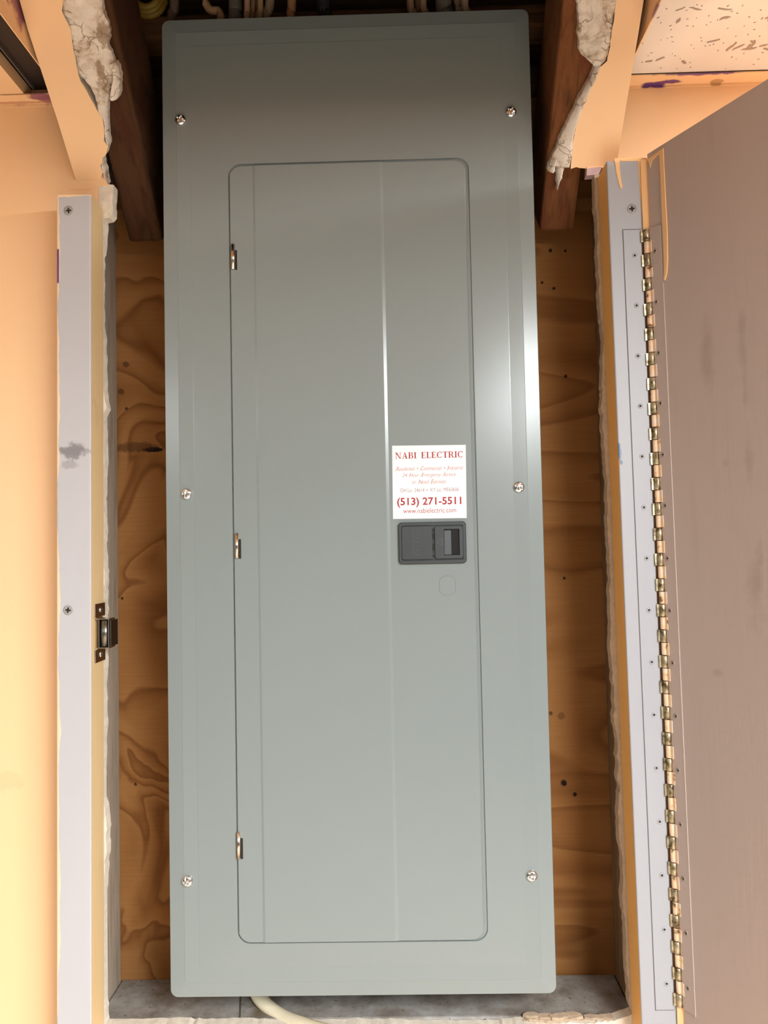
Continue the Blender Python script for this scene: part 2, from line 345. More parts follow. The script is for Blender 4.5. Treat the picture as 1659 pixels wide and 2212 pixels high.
# sloping soffit, cut away between the rafters
sl = thing('wall_slope', P0, 'orange sloping soffit torn open above the panel', kind='structure')
TH = .0127
Lout = [SL(-.287, -.012), SL(-.2895, .06), SL(-.294, .14), SL(-.294, .1745)]
Lin = [(138, 0), (133, 24), (152, 63), (159, 109), (167, 149), (175, 175), (186, 195), (197, 215), (210, 238), (220, 253), (225, 276), (225, 304), (235, 316), (229, 334), (221, 341), (222, 350), (218, 357), (222, 372)]
lin = rough_line([S(x_, y_) for x_, y_ in Lin], .004, .0009, 9)
xt = S(138, 0)
polyL = list(reversed(Lout)) + [S(x_, y_) for x_, y_ in [(150, 392), (215, 390)]][1:] + list(reversed(lin)) + [xt + EU * .014 + Vector((.004, 0, 0))]
MB().prism([p for p in polyL], EN * TH, 0, 1).build('drywall_sheet', [M_ORANGE, M_GYP], sl)
Rin = [(1331, 0), (1325, 46), (1317, 101), (1310, 132), (1294, 147), (1285, 172), (1263.5, 221), (1248, 261), (1240, 294), (1236, 319), (1233, 365)]
rin = rough_line([S(x_, y_) for x_, y_ in Rin], .004, .0009, 11)
xt = S(1331, 0)
Rout = [SL(.2815, -.006), SL(.2818, .06), SL(.2826, .12), SL(.2826, .1745)]
polyR = [xt + EU * .014] + rin + [S(x_, y_) for x_, y_ in [(1245, 361), (1252, 363), (1266, 364), (1290, 360)]] + Rout
MB().prism(polyR, EN * TH, 0, 1).build('drywall_sheet', [M_ORANGE, M_GYP_B], sl)
MB().prism([SL(-.294, .175), SL(.2826, .175), SL(.2826, .95), SL(-.294, .95)], EN * TH).build('drywall_sheet', M_ORANGE, sl)

def plaster(name, rows, seed, mat, base=.0, amp=.0035, nu=10, sub=6):
    """lumpy broken gypsum lying on the rafter; rows: (y, x inner, x outer) seen on the slope"""
    R2 = []
    for a, b in zip(rows, rows[1:]):
        for i in range(sub): R2.append(tuple(a[k] + (b[k] - a[k]) * i / sub for k in range(3)))
    R2.append(rows[-1]); m = MB(); g = []
    for (y, xa, xb) in R2:
        row = []
        for k in range(nu + 1):
            u = k / nu; x_ = xa + (xb - xa) * u
            j = 2.2 * noise.noise((y * .11, seed, 2)) if k == nu else (1.2 * noise.noise((y * .2, seed, 7)) if k == 0 else 0)
            p = S(x_ + j, y, base)
            h = amp * (noise.noise((p.x * 90, p.y * 90, seed)) + .7 * noise.noise((p.x * 230, p.z * 230, seed)) + .35 * noise.noise((p.x * 600, p.z * 600, seed)))
            row.append(p + EN * (h + .006 * u * u))
        g.append(row)
    n = nu + 1; top = [p for r in g for p in r]; H = TH + .0004
    bot = [p + EN * max(.001, H - (p - P0).dot(EN)) for p in top]; N = len(g)
    f = [(i * n + k, (i + 1) * n + k, (i + 1) * n + k + 1, i * n + k + 1) for i in range(N - 1) for k in range(nu)]
    m.add(top, f, 0, True)
    ring = [i * n for i in range(N)] + [(N - 1) * n + k for k in range(1, n)] + [i * n + nu for i in range(N - 2, -1, -1)] + [k for k in range(nu - 1, 0, -1)]
    for a, b in zip(ring, ring[1:] + ring[:1]): m.add([top[a], top[b], bot[b], bot[a]], [(0, 1, 2, 3)])
    return m.build(name, mat, sl)
plaster('broken_plaster', [(-60, 150, 214), (-20, 140, 216), (0, 139, 217), (25, 135, 219), (56, 150, 231), (80, 155, 234), (101, 159, 229), (115, 161, 237), (134, 165, 243), (152, 169, 247), (170, 182, 244), (197, 199, 234), (215, 206, 231), (238, 213, 230), (253, 221, 230), (276, 226, 231), (300, 227, 233), (314, 233, 236)], 3.1, M_PLASTER)
plaster('broken_plaster', [(138, 236, 246), (150, 242, 252), (165, 244, 256), (185, 241, 256), (200, 238, 255), (213, 237, 254), (218, 239, 250)], 5.7, M_PLASTER, -.004, .002, 5)
plaster('broken_plaster', [(340, 221, 222), (355, 219, 224), (375, 223, 228), (400, 230, 233)], 9.7, M_PLASTER, .001, .001, 3)
plaster('broken_plaster', [(-60, 1338, 1250), (-20, 1332, 1249), (0, 1331, 1249), (24, 1328, 1250), (46, 1325, 1252), (75, 1319, 1250), (90, 1317, 1254), (107, 1315, 1252), (122, 1311, 1258), (128, 1309, 1268), (140, 1300, 1280), (147, 1293, 1287)], 13.3, M_PLASTER)
plaster('torn_paper', [(143, 1298, 1288), (172, 1286, 1277), (221, 1264, 1249), (250, 1252, 1236), (275, 1244, 1224), (300, 1238, 1212), (325, 1236, 1203), (345, 1233, 1193), (362, 1230, 1188)], 17.3, M_PLASTER, -.0008, .0016, 6)
plaster('torn_paper', [(352, 1222, 1203), (372, 1216, 1202), (384, 1214, 1203), (394, 1209, 1203), (404, 1206, 1203.5), (413, 1204.5, 1203.5)], 19.3, M_PLASTER, .001, .001, 4)
plaster('torn_paper', [(345, 1204, 1194), (358, 1200, 1187), (370, 1199, 1183), (374, 1196, 1186)], 23.3, M_PLASTER, .001, .001, 4)

# suspended ceiling with the opening the soffit rises through
XCL, XCR, YO = -.2965, .2878, -.42
ce = thing('ceiling', (0, -1.5, ZC), 'suspended ceiling of white fissured tiles', kind='structure')
MB().box(XCR + .0014, 1.9, -3.6, YW - .019, ZC + .0012, ZC + .016).build('ceiling_tile', M_TILE, ce)
cr_ = thing('ceiling', (0, -2, ZC), 'left part of the suspended ceiling with an orange board and a dark slot', kind='structure')
MB().box(-1.6, XCR, -3.6, YO - .014, ZC + .0012, ZC + .016).build('ceiling_tile', M_TILE, cr_)
M_CORNER = orange_paint('orange_ceiling_paint')
MB().box(-1.6, -.3345, YO + .001, YW, ZC, ZC + .014).build('ceiling_board', M_CORNER, cr_)
fis = MB()
def blob(cx, cy, L, Wd, a, n=9):
    ca, sa = math.cos(a), math.sin(a); pts = []; zo = random.random() * .0003
    for k in range(n):
        th = 2 * math.pi * k / n; rr = .7 + .6 * random.random(); u, w = L * rr * math.cos(th), Wd * rr * math.sin(th)
        w += L * .25 * math.sin(u / L * 1.8); pts.append(Vector((cx + u * ca - w * sa, cy + u * sa + w * ca, ZC + .0010 - zo)))
    fis.prism(pts, (0, 0, .0004))
random.seed(11)
for i in range(230): blob(.29 + .42 * random.random(), -.33 + .31 * random.random(), .0028 + .0042 * random.random(), .0010 + .0009 * random.random(), math.radians(-38 + random.gauss(0, 30)))
for i in range(700): blob(.29 + .42 * random.random(), -.33 + .32 * random.random(), .0006 + .0007 * random.random(), .0005, random.random() * 3, 6)
fo = fis.build('fissure', M_FISSURE, ce); finish(fo, kind='stuff')
# shaft above the ceiling: cheeks, front, unseen top and casing added to keep light out
M_CHEEK_L = orange_paint('orange_cheek_paint', [(at(4, 12, -.10), (.04, .035, .020), MAUVE, .85), (at(28, 30, -.10), (.01, .012, .02), MAUVE, .6)])
M_CHEEK_R = orange_paint('orange_cheek_paint', [(at(1399, 30, -.11), (.02, .014, .010), (.30, .14, .22), .9)])
ws = thing('wall_shaft', (0, YO, ZC), 'orange sides of the opening the soffit rises through', kind='structure')
MB().box(XCL - .0012, XCL, YO, YW, ZC, 1.15).build('shaft_side', M_CHEEK_L, ws)
MB().box(XCR, XCR + .0012, YO, YW, ZC, 1.15).build('shaft_side', M_CHEEK_R, ws)
MB().box(XCL, XCR, YO - .012, YO, ZC, 1.15).build('shaft_front', M_CORNER, ws)
ac = thing('wall_attic', (0, YP, .466), 'dark cavity above the panel, closed by added boards that keep light out', kind='structure')
MB().box(-.52, .52, YO - .02, YP + .02, 1.15, 1.165).build('added_attic_deck', M_DARKWOOD, ac)
MB().box(-.52, -.50, -.02, YP + .02, .4365, 1.15).build('added_attic_side', M_DARKWOOD, ac)
MB().box(.50, .52, -.02, YP + .02, .4365, 1.15).build('added_attic_side', M_DARKWOOD, ac)
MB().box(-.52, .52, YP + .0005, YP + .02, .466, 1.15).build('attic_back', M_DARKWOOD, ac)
MB().box(-.50, XCL - .013, .0, YW, .4370, 1.15).build('added_attic_front', M_DARKWOOD, ac)
MB().box(XCR + .013, .50, .0, YW, .4395, 1.15).build('added_attic_front', M_DARKWOOD, ac)
# dark slot left of the shaft
MB().box(-.334, XCL - .0014, YO + .001, YW - .001, ZC + .030, ZC + .034).build('slot_back', M_SLOT, cr_)
MB().box(-.328, XCL - .0014, YO + .001, YW - .012, ZC + .012, ZC + .016).build('slot_channel', M_SLOT2, cr_)
MB().box(-.328, -.3265, YO + .001, YW - .012, ZC + .008, ZC + .012).build('slot_lip', plain('slot_lip_grey', (.10, .085, .075), .5), cr_)
# wall angle under the ceiling edge, both sides of the soffit
def flange(x_, y_): return on(x_, y_, (0, 0, ZC - .0012), Vector((0, 0, 1)))
M_ANGR = orange_paint('orange_angle_paint', [(flange(1420, 181), (.015, .0045, .01), PURPLE, 1.0), (flange(1448, 177), (.013, .0045, .01), PURPLE, 1.0), (flange(1515, 158), (.048, .0042, .01), (.20, .09, .24), .95), (flange(1440, 158), (.03, .0012, .01), (.25, .15, .12), .7), (flange(1548, 176), (.007, .005, .01), (.50, .27, .11), .8)])
M_ANGL = orange_paint('orange_angle_paint', [(flange(86, 209), (.014, .008, .01), MAUVE, .95), (flange(100, 214), (.010, .008, .01), MAUVE, .9), (flange(40, 222), (.09, .003, .008), (.50, .22, .13), .7), (flange(30, 204), (.03, .0016, .006), (.30, .14, .07), .7)])
def angle(name, x0, x1, m, lab):
    a = MB().box(x0, x1, YW - .019, YW - .0002, ZC - .0012, ZC).box(x0, x1, YW - .0012, YW - .0002, ZC - .004, ZC - .0012)
    o = a.build(name, m, None, loc=(x0, YW, ZC)); finish(o, lab, kind='structure'); return o
angle('trim_3', -1.6, -.2885, M_ANGL, 'narrow orange ceiling edge strip with mauve stains left of the soffit')
angle('trim_4', .2795, 1.9, M_ANGR, 'narrow orange ceiling edge strip with purple paint right of the soffit')

# screw meshes
def phillips(name, r, dome, rec, mats, arm=.16, reach=.62, nr=14, na=48):
    """round screw head facing -Y with a cross recess"""
    v = [(0, -dome + rec, 0)]; f = []; mi = []
    def depth(x, z):
        a, b = abs(x), abs(z)
        if (a < arm * r and b < reach * r) or (b < arm * r and a < reach * r): return rec
        return 0
    for i in range(1, nr + 1):
        rr = r * i / nr
        for k in range(na):
            th = 2 * math.pi * (k + .5) / na; x_, z_ = rr * math.cos(th), rr * math.sin(th)
            q = math.sqrt(max(0, 1 - (rr / r) ** 2 * .985)); v.append((x_, -dome * (.15 + .85 * q) + depth(x_, z_), z_))
    for k in range(na): f.append((0, 1 + k, 1 + (k + 1) % na)); mi.append(1)
    for i in range(nr - 1):
        for k in range(na):
            a = 1 + i * na + k; b = 1 + i * na + (k + 1) % na; c_, d_ = b + na, a + na
            f.append((a, d_, c_, b)); deep = sum(1 for q in (a, b, c_, d_) if depth(v[q][0], v[q][2]) > 0) >= 3; mi.append(1 if deep else 0)
    last = 1 + (nr - 1) * na; b0 = len(v)
    for k in range(na): v.append((v[last + k][0], .0002, v[last + k][2]))
    for k in range(na): f.append((last + k, b0 + k, b0 + (k + 1) % na, last + (k + 1) % na)); mi.append(0)
    me = bpy.data.meshes.new(name); me.from_pydata(v, [], f)
    for m in mats: me.materials.append(m)
    for p, m in zip(me.polygons, mi): p.material_index = m; p.use_smooth = True
    bm = bmesh.new(); bm.from_mesh(me); bmesh.ops.recalc_face_normals(bm, faces=bm.faces); bm.to_mesh(me); bm.free()
    return me

# frame boards on the wall
def board(name, fr, mats, lab, top_extra=0):
    f4 = fr; b4 = [Vector((p.x, YW - .0004, p.z)) for p in fr]
    o = MB().hexa(f4, b4, [0, 1, 1, 1, 1, 1]).build(name, mats, None, bevel=.0012, loc=(fr[3].x, YF, fr[3].z)); finish(o, lab, kind='structure'); return o
def lean(xa, za, xb, zb, z): return xa + (xb - xa) * (z - za) / (zb - za)
LL = lambda z: lean(-.2933, .307, -.2963, -.5123, z); LR = lambda z: lean(-.2584, .306, -.2624, -.5127, z)
RL = lambda z: lean(.2616, .3241, .2686, -.5122, z); RR = lambda z: lean(.2993, .323, .3051, -.5043, z)
V = Vector; ZB = -1.40
P_ = [V((LL(.3075), YF, .3075)), V((LR(.3075), YF, .3065)), V((LR(ZB), YF, ZB)), V((LL(ZB), YF, ZB))]
t, c = board_paint('left_board_paint', [(at(155, 975, YF), (.013, .02, .010), (.16, .15, .16), .75, 110, 1.1), (at(150, 1003, YF), (.010, .02, .005), (.25, .24, .25), .5, 110, 1.0), (at(160, 975, YF), (.020, .02, .004), (.20, .19, .2), .5, 150, 1.2)])
x = t.xyz(); zl = t.math('ADD', t.math('MULTIPLY', x['Z'], (.2963 - .2933) / .8193), -.2933 - .307 * (.2963 - .2933) / .8193)
dl = t.math('SUBTRACT', x['X'], zl)
thr = t.math('MULTIPLY', t.math('SUBTRACT', t.noise(sc=(1, 1, .6), scale=26, detail=4), .27), .012)
c = t.mix(t.math('LESS_THAN', dl, thr), c, (.80, .60, .42))
c = t.mix(t.math('MULTIPLY', t.math('LESS_THAN', dl, .0026), t.spot(at(124, 575, YF), (.05, .02, .018), 60, .2, .1)), c, PURPLE)
c = t.mix(t.math('GREATER_THAN', x['Z'], t.math('ADD', .3045, t.math('MULTIPLY', t.math('SUBTRACT', t.noise(scale=90), .5), .004))), c, CRE)
M_BL = t.done(c, .45)
b1 = board('trim_1', P_, [M_BL, M_TANL], 'pale grey frame board with bare tan edge left of the panel')
P_ = [V((RL(.3255), YF, .3255)), V((RR(.3255), YF, .3245)), V((RR(ZB), YF, ZB)), V((RL(ZB), YF, ZB))]
BLUE = (.09, .16, .30)
t, c = board_paint('right_board_paint', [(at(1334, 975, YF), (.0045, .02, .011), BLUE, .9, 130, .7), (at(1341, 999, YF), (.0022, .02, .0026), BLUE, .85, 130, .4), (at(1332, 1000, YF), (.004, .02, .009), (.66, .36, .15), .9, 110, .5)], (.345, .35, .385), (.38, .385, .415))
M_BR = t.done(c, .45)
b2 = board('trim_2', P_, [M_BR, M_TANR], 'pale grey frame board carrying the long hinge right of the panel')
SM = phillips('screw_head', .0048, .0007, .0004, [plain('painted_screw', (.30, .29, .285), .5, var=.45, nscale=420), M_BLACK], .17, .62)
def child_mesh(name, me, parent, wloc, rot=(0, 0, 0)):
    o = bpy.data.objects.new(name, me); COL.objects.link(o); o.parent = parent; o.location = Vector(wloc) - origin(parent); o.rotation_euler = rot; return o
for (x_, y_, p) in [(148, 455, b1), (147, 1318, b1), (1365, 451, b2)]: child_mesh('screw_head', SM, p, at(x_, y_, YF - .0001), (0, random.random() * 1.5, 0))
M_DRIP = plain('orange_paint_run', (.84, .51, .25), .35, var=.03)
def decal(name, pts, Y, th, parent, mat): return MB().prism([at(a, b, Y) for a, b in pts], (0, -th, 0)).build(name, mat, parent, bevel=.0002, seg=1)
decal('paint_run', [(1326, 344), (1338, 345), (1339, 366), (1341, 385), (1344.5, 402), (1343, 409), (1340, 408), (1336, 396), (1331, 375), (1328.5, 356)], YF, .0008, b2, M_DRIP)
decal('paint_run', [(1326, 342), (1391, 340), (1391, 346), (1372, 348), (1360, 346), (1348, 349), (1338, 346), (1330, 348)], YF, .0006, b2, M_DRIP)
decal('paint_run', [(1378, 343), (1397, 341), (1400, 420), (1402, 494), (1390, 495), (1387, 462), (1383, 420), (1380, 380)], YF, .0007, b2, M_DRIP)

# hinged plywood door, swung open towards the viewer
DA = math.radians(64); DD = V((math.cos(DA), -math.sin(DA), 0)); DN = V((-math.sin(DA), -math.cos(DA), 0))
H0 = V((.29783, -.0315, .24177)); HB = math.asin(-.00878); LEAN = V((-.00878, 0, 1))
def HX(z): return V((H0.x + (H0.z - z) * .00878, H0.y, z))
def Dp(tt, z, off=0.0): return HX(z) + DD * tt + DN * off
def D(x_, y_, off=0.0):
    nn = (DD.cross(LEAN)).normalized(); nn = nn if nn.dot(DN) > 0 else -nn
    return on(x_, y_, H0 + DN * off, nn)
ZT = .3278
do = thing('door_1', HX(-1.35), 'taupe painted plywood door swung open right of the hinge', kind='structure')
dv = [Dp(.0036, ZT, -.001), Dp(.56, ZT, -.001), Dp(.56, -1.35, -.001), Dp(.0036, -1.35, -.001)]
MB().hexa(dv, [p - DN * .018 for p in dv]).build('door_slab', M_DOOR, do, bevel=.0008, seg=1)
run = [(1425, 326), (1434, 321), (1437, 380), (1440, 440), (1443, 500), (1444, 560), (1442, 590), (1438, 606), (1434, 606), (1436, 580), (1434, 520), (1430, 440), (1428, 380)]
MB().prism([D(a, b, -.0010) for a, b in run], DN * .0012).build('paint_run', M_DRIP, do, bevel=.0003, seg=1)
MB().prism([D(a, b, -.0010) for a, b in [(1398, 345), (1434, 320), (1433, 329), (1419, 337), (1409, 347), (1405, 362), (1402, 350)]], DN * .0008).build('paint_run', M_DRIP, do)

for nm, za, zb in (('edge_strip', at(1396, 496, -.031).z, .3235), ('edge_strip', -1.35, at(1468, 2176, -.031).z)):
    a, b = HX(za), HX(zb)
    MB().hexa([V((b.x - .0026, -.0300, zb)), V((b.x + .0042, -.0335, zb)), V((a.x + .0042, -.0335, za)), V((a.x - .0026, -.0300, za))], [V((b.x + .0012, -.016, zb)), V((b.x + .0042, -.016, zb)), V((a.x + .0042, -.016, za)), V((a.x + .0012, -.016, za))]).build(nm, M_DRIP, b2)
# ------------------------------------------------------------------ piano hinge
ph = thing('piano_hinge', HX(-.497), 'long piano hinge with brass and paint covered knuckles joining door and right board', 'hinge')
ZT_, ZB_ = at(1396, 496, -.031).z, at(1468, 2174, -.031).z
leafL = [at(1352, 497, YF), V((HX(ZT_).x - .0042, YF, at(1352, 497, YF).z)), V((HX(ZB_).x - .0042, YF, at(1427, 2181, YF).z)), at(1423, 2181, YF)]
leafL[0] = V((leafL[1].x - .0178, YF, leafL[1].z)); leafL[3] = V((leafL[2].x - .0178, YF, leafL[2].z))
f4 = [p + V((0, -.0007, 0)) for p in leafL]
MB().hexa(f4, [p + V((0, -.0001, 0)) for p in leafL]).build('leaf', M_BR, ph, bevel=.0002, seg=1)
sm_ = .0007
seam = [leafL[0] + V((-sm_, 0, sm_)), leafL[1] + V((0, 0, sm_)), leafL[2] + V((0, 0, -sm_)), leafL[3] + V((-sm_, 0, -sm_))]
M_SEAM = plain('leaf_seam_shade', (.13, .12, .12), .9)  # thin shadow line round the leaf, painted as a dark strip
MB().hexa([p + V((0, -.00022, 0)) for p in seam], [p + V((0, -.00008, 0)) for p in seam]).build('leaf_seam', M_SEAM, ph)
tl = (D(1432, 620) - HX(D(1432, 620).z)).dot(DD)
TLF = .0205 if not (.012 < tl < .04) else tl
dl_ = [Dp(.0040, ZT_, 0.0), Dp(TLF, ZT_ - .002, 0.0), Dp(TLF, ZB_, 0.0), Dp(.0040, ZB_, 0.0)]
MB().hexa(dl_, [p - DN * .0009 for p in dl_]).build('leaf', M_DOOR, ph, bevel=.0002, seg=1)
le = [Dp(TLF - .0001, ZT_ - .06, .0001), Dp(TLF + .0004, ZT_ - .06, .0001), Dp(TLF + .0004, ZB_, .0001), Dp(TLF - .0001, ZB_, .0001)]
MB().hexa(le, [p - DN * .001 for p in le]).build('leaf_edge', M_LEAFLINE, ph)
def cyl_mesh(name, r, h, mat, n=14, bev=.0004):
    m = MB(); m.tube([(0, 0, -h / 2), (0, 0, -h / 2 + bev), (0, 0, h / 2 - bev), (0, 0, h / 2)], [r - bev, r, r, r - bev], n); return m.mesh(name, mat)
PIT = (ZT_ - ZB_) / 30.5
def knuckle_mesh(r, h, mat, fl):
    m = MB(); m.tube([(0, 0, -h / 2), (0, 0, -h / 2 + .0004), (0, 0, h / 2 - .0004), (0, 0, h / 2)], [r - .0004, r, r, r - .0004], 14)
    a, b = (V((-.0052, 0, 0)), V((0, 0, 0))) if fl < 0 else (V((0, 0, 0)), DD * .0062)
    n_ = V((0, -1, 0)) if fl < 0 else DN
    o_ = V((0, .0024, 0)) if fl < 0 else DN * -.0004
    m.hexa([a + o_ + n_ * .0012 + V((0, 0, h / 2)), b + o_ + n_ * .0012 + V((0, 0, h / 2)), b + o_ + n_ * .0012 - V((0, 0, h / 2)), a + o_ + n_ * .0012 - V((0, 0, h / 2))], [a + o_ + V((0, 0, h / 2)), b + o_ + V((0, 0, h / 2)), b + o_ - V((0, 0, h / 2)), a + o_ - V((0, 0, h / 2))])
    return m.mesh('knuckle', mat)
K1 = knuckle_mesh(.0031, PIT * .5 - .0006, M_BRASS, -1); K2 = knuckle_mesh(.0029, PIT * .5 - .0006, M_KPAINT, 1)
gp = [HX(ZT_), HX(ZB_)]
MB().hexa([gp[0] + V((-.0043, .0032, 0)), gp[0] + V((.0050, .0006, 0)), gp[1] + V((.0050, .0006, 0)), gp[1] + V((-.0043, .0032, 0))], [gp[0] + V((-.0043, .0037, 0)), gp[0] + V((.0050, .0037, 0)), gp[1] + V((.0050, .0037, 0)), gp[1] + V((-.0043, .0037, 0))]).build('hinge_gap', plain('hinge_gap_shade', (.075, .038, .016), .8), ph)  # dark strip behind the knuckles paints the shade in their gaps
for i in range(61):
    z = ZT_ - PIT * .5 * (i + .5); p = HX(z)
    k = child_mesh('knuckle', K1 if i % 2 == 0 else K2, ph, p, (0, HB, 0)); 
    if i % 2: k['label'] = 'knuckle covered in orange paint'
MB().tube([HX(ZT_ - .001), HX(ZB_ + .001)], .0024, 8).build('pin', M_BLACK, ph)
HS = phillips('screw_head', .0026, .0005, .0003, [plain('painted_small_screw', (.34, .345, .36), .5, var=.2, nscale=500), M_BLACK], .2, .5, 9, 36)
HS2 = phillips('screw_head', .0024, .0005, .0003, [plain('taupe_small_screw', (.31, .245, .21), .5, var=.1, nscale=300), M_BLACK], .2, .5, 9, 36)
for (x_, y_) in [(1371, 552), (1375, 660), (1378, 769), (1383, 877), (1387, 986), (1391, 1096), (1397, 1206), (1402, 1318), (1408, 1430), (1413, 1544), (1418, 1659), (1425, 1775), (1430, 1891), (1435, 2008), (1440, 2125)]:
    child_mesh('screw_head', HS, ph, at(x_, y_, YF - .0008), (0, random.random() * 1.5, 0))
for (x_, y_) in [(1415, 542), (1418, 652), (1423, 762), (1427, 871), (1432, 982), (1437, 1092), (1442, 1206), (1447, 1319), (1453, 1432), (1460, 1547), (1465, 1664), (1470, 1781), (1476, 1898), (1482, 2016), (1486, 2135)]:
    child_mesh('screw_head', HS2, ph, D(x_, y_, .0001), (0, 0, -DA))

# ------------------------------------------------------------------ framing in the recess
def framed(name, m, mat, loc, lab, cat, grp=None, bevel=.003):
    o = m.build(name, mat, None, bevel=bevel, loc=loc); return finish(o, lab, cat, grp)
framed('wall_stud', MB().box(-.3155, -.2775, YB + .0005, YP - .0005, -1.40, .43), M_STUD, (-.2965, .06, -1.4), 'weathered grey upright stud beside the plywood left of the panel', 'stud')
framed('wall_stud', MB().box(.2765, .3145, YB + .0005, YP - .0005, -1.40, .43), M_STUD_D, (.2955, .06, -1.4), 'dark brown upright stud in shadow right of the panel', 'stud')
M_RAFTER_SHADE = rough_wood('shaded_rafter_wood', (.030, .014, .007), (.072, .032, .014), (.060, .016, .010))  # darker copy of the rafter wood, left rafter's shade put into the colour
def rafter(x0, x1, u0, mat, lab):
    h = .0135; q = [SL(x0, u0, h), SL(x1, u0, h), SL(x1, .52, h), SL(x0, .52, h)]
    m = MB().hexa(q, [p + EN * .10 for p in q]); return framed('rafter', m, mat, SL((x0 + x1) / 2, u0, h), lab, 'rafter', None, .004)
rafter(-.252, -.2135, -.074, M_RAFTER_SHADE, 'rough brown sloping rafter end beside broken plaster upper left of the panel')
rafter(.2105, .249, -.074, M_RAFTER, 'reddish brown sloping rafter end upper right of the panel')
zs = at(600, 2111, YP).z
framed('sill_plate', MB().box(-.2765, .2755, YB + .0005, YP - .0005, zs - .038, zs), M_SILL, (0, .06, zs - .038), 'speckled grey sill board below the panel at the foot of the recess', 'sill board', None, .002)
framed('header_board', MB().box(-.26, .26, YP - .038, YP - .0005, .527, .553), rough_wood('header_brown', (.10, .048, .022), (.22, .105, .045), sc=(3, 20, 25)), (0, .08, .527), 'dark horizontal board in the cavity behind the panel top', 'board')
framed('header_board', MB().box(-.26, .26, YP - .022, YP - .0005, 4.668e-1, .492), M_DARKWOOD, (0, .09, .466), 'thin dark batten above the plywood edge in the cavity', 'board')

# ------------------------------------------------------------------ electrical panel
PW, PH = .388, 1.0112
ep = thing('electrical_panel', (0, YP, -PH / 2), 'tall grey steel breaker panel with white sticker and black latch', 'electrical panel')
def rrect(x0, x1, z0, z1, r, n, Y):
    pts = []
    for (cx, cz, a0) in [(x1 - r, z1 - r, 0), (x0 + r, z1 - r, 90), (x0 + r, z0 + r, 180), (x1 - r, z0 + r, 270)]:
        for k in range(n + 1):
            a = math.radians(a0 + 90 * k / n); pts.append(V((cx + r * math.cos(a), Y, cz + r * math.sin(a))))
    return pts
dTL, dTR, dBR, dBL = at(497, 357, 0), at(1005, 346, 0), at(1046, 2031, 0), at(514, 2037, 0)
dx0, dx1, dz0, dz1 = (dTL.x + dBL.x) / 2, (dTR.x + dBR.x) / 2, (dBL.z + dBR.z) / 2, (dTL.z + dTR.z) / 2
NB = 8; hw, hh = PW / 2, PH / 2
loops = [rrect(-hw + .001, hw - .001, -hh + .001, hh - .001, .007, NB, .024), rrect(-hw, hw, -hh, hh, .008, NB, .0225), rrect(-hw, hw, -hh, hh, .008, NB, .0052), rrect(-hw + .0006, hw - .0006, -hh + .0006, hh - .0006, .0076, NB, .0038),
         rrect(-hw + .0150, hw - .0150, -hh + .0150, hh - .0150, .003, NB, .0020), rrect(-hw + .0156, hw - .0156, -hh + .0156, hh - .0156, .003, NB, .0018),
         rrect(-hw + .0300, hw - .0300, -hh + .0300, hh - .0300, .003, NB, .0017), rrect(-hw + .0306, hw - .0306, -hh + .0306, hh - .0306, .003, NB, .0016),
         rrect(dx0 - .002, dx1 + .0045, dz0 - .002, dz1 + .003, .013, NB, .0004), rrect(dx0 - .0012, dx1 + .0038, dz0 - .0011, dz1 + .0022, .0125, NB, .0004), rrect(dx0 - .0009, dx1 + .0033, dz0 - .0009, dz1 + .0018, .0124, NB, .0022), rrect(dx0 + .004, dx1 - .004, dz0 + .004, dz1 - .004, .012, NB, .0024)]
m = MB(); n = len(loops[0]); vv = [p for l in loops for p in l]; ff = []
for i in range(len(loops) - 1):
    for k in range(n): ff.append((i * n + k, i * n + (k + 1) % n, (i + 1) * n + (k + 1) % n, (i + 1) * n + k))
m.add(vv, ff, 0, False); m.add(loops[-1], [tuple(range(n))])
cov = m.build('cover', M_PANEL, ep)
cov.data.polygons.foreach_set('use_smooth', [False] * len(cov.data.polygons))
# door: three flat bands with shallow pressed steps
cA0, cA1, cB0, cB1 = at(548, 365, 0), at(571, 2030, 0), at(825, 355, 0), at(856, 2030, 0)
cxa, cxb = (cA0.x + cA1.x) / 2, (cB0.x + cB1.x) / 2
prof = [(dx0, .0006), (dx0 + .0006, -.0004), (cxa - .0012, -.0004), (cxa + .0012, -.0011), (cxb - .0016, -.0011), (cxb + .0016, -.0004), (dx1 - .0012, -.0004), (dx1, .0006)]
def door_z(x_, top):
    r = .0125
    d = 0
    if x_ < dx0 + r: d = r - math.sqrt(max(0, r * r - (dx0 + r - x_) ** 2))
    if x_ > dx1 - r: d = r - math.sqrt(max(0, r * r - (x_ - dx1 + r) ** 2))
    return dz1 - d if top else dz0 + d
xs = sorted(set([dx0 + .0125 * (1 - math.cos(a * math.pi / 20)) for a in range(11)] + [dx1 - .0125 * (1 - math.cos(a * math.pi / 20)) for a in range(11)] + [q[0] for q in prof]))
def prof_y(x_):
    for (a, ya), (b, yb) in zip(prof, prof[1:]):
        if a <= x_ <= b + 1e-9: return ya + (yb - ya) * (x_ - a) / (b - a)
    return prof[-1][1]
m = MB(); top_, bot_ = [], []
for x_ in xs:
    y_ = prof_y(x_); zt, zb = door_z(x_, True), door_z(x_, False)
    top_.append((V((x_, y_ + .0008, zt)), V((x_, y_, zt - .0008)))); bot_.append((V((x_, y_ + .0008, zb)), V((x_, y_, zb + .0008))))
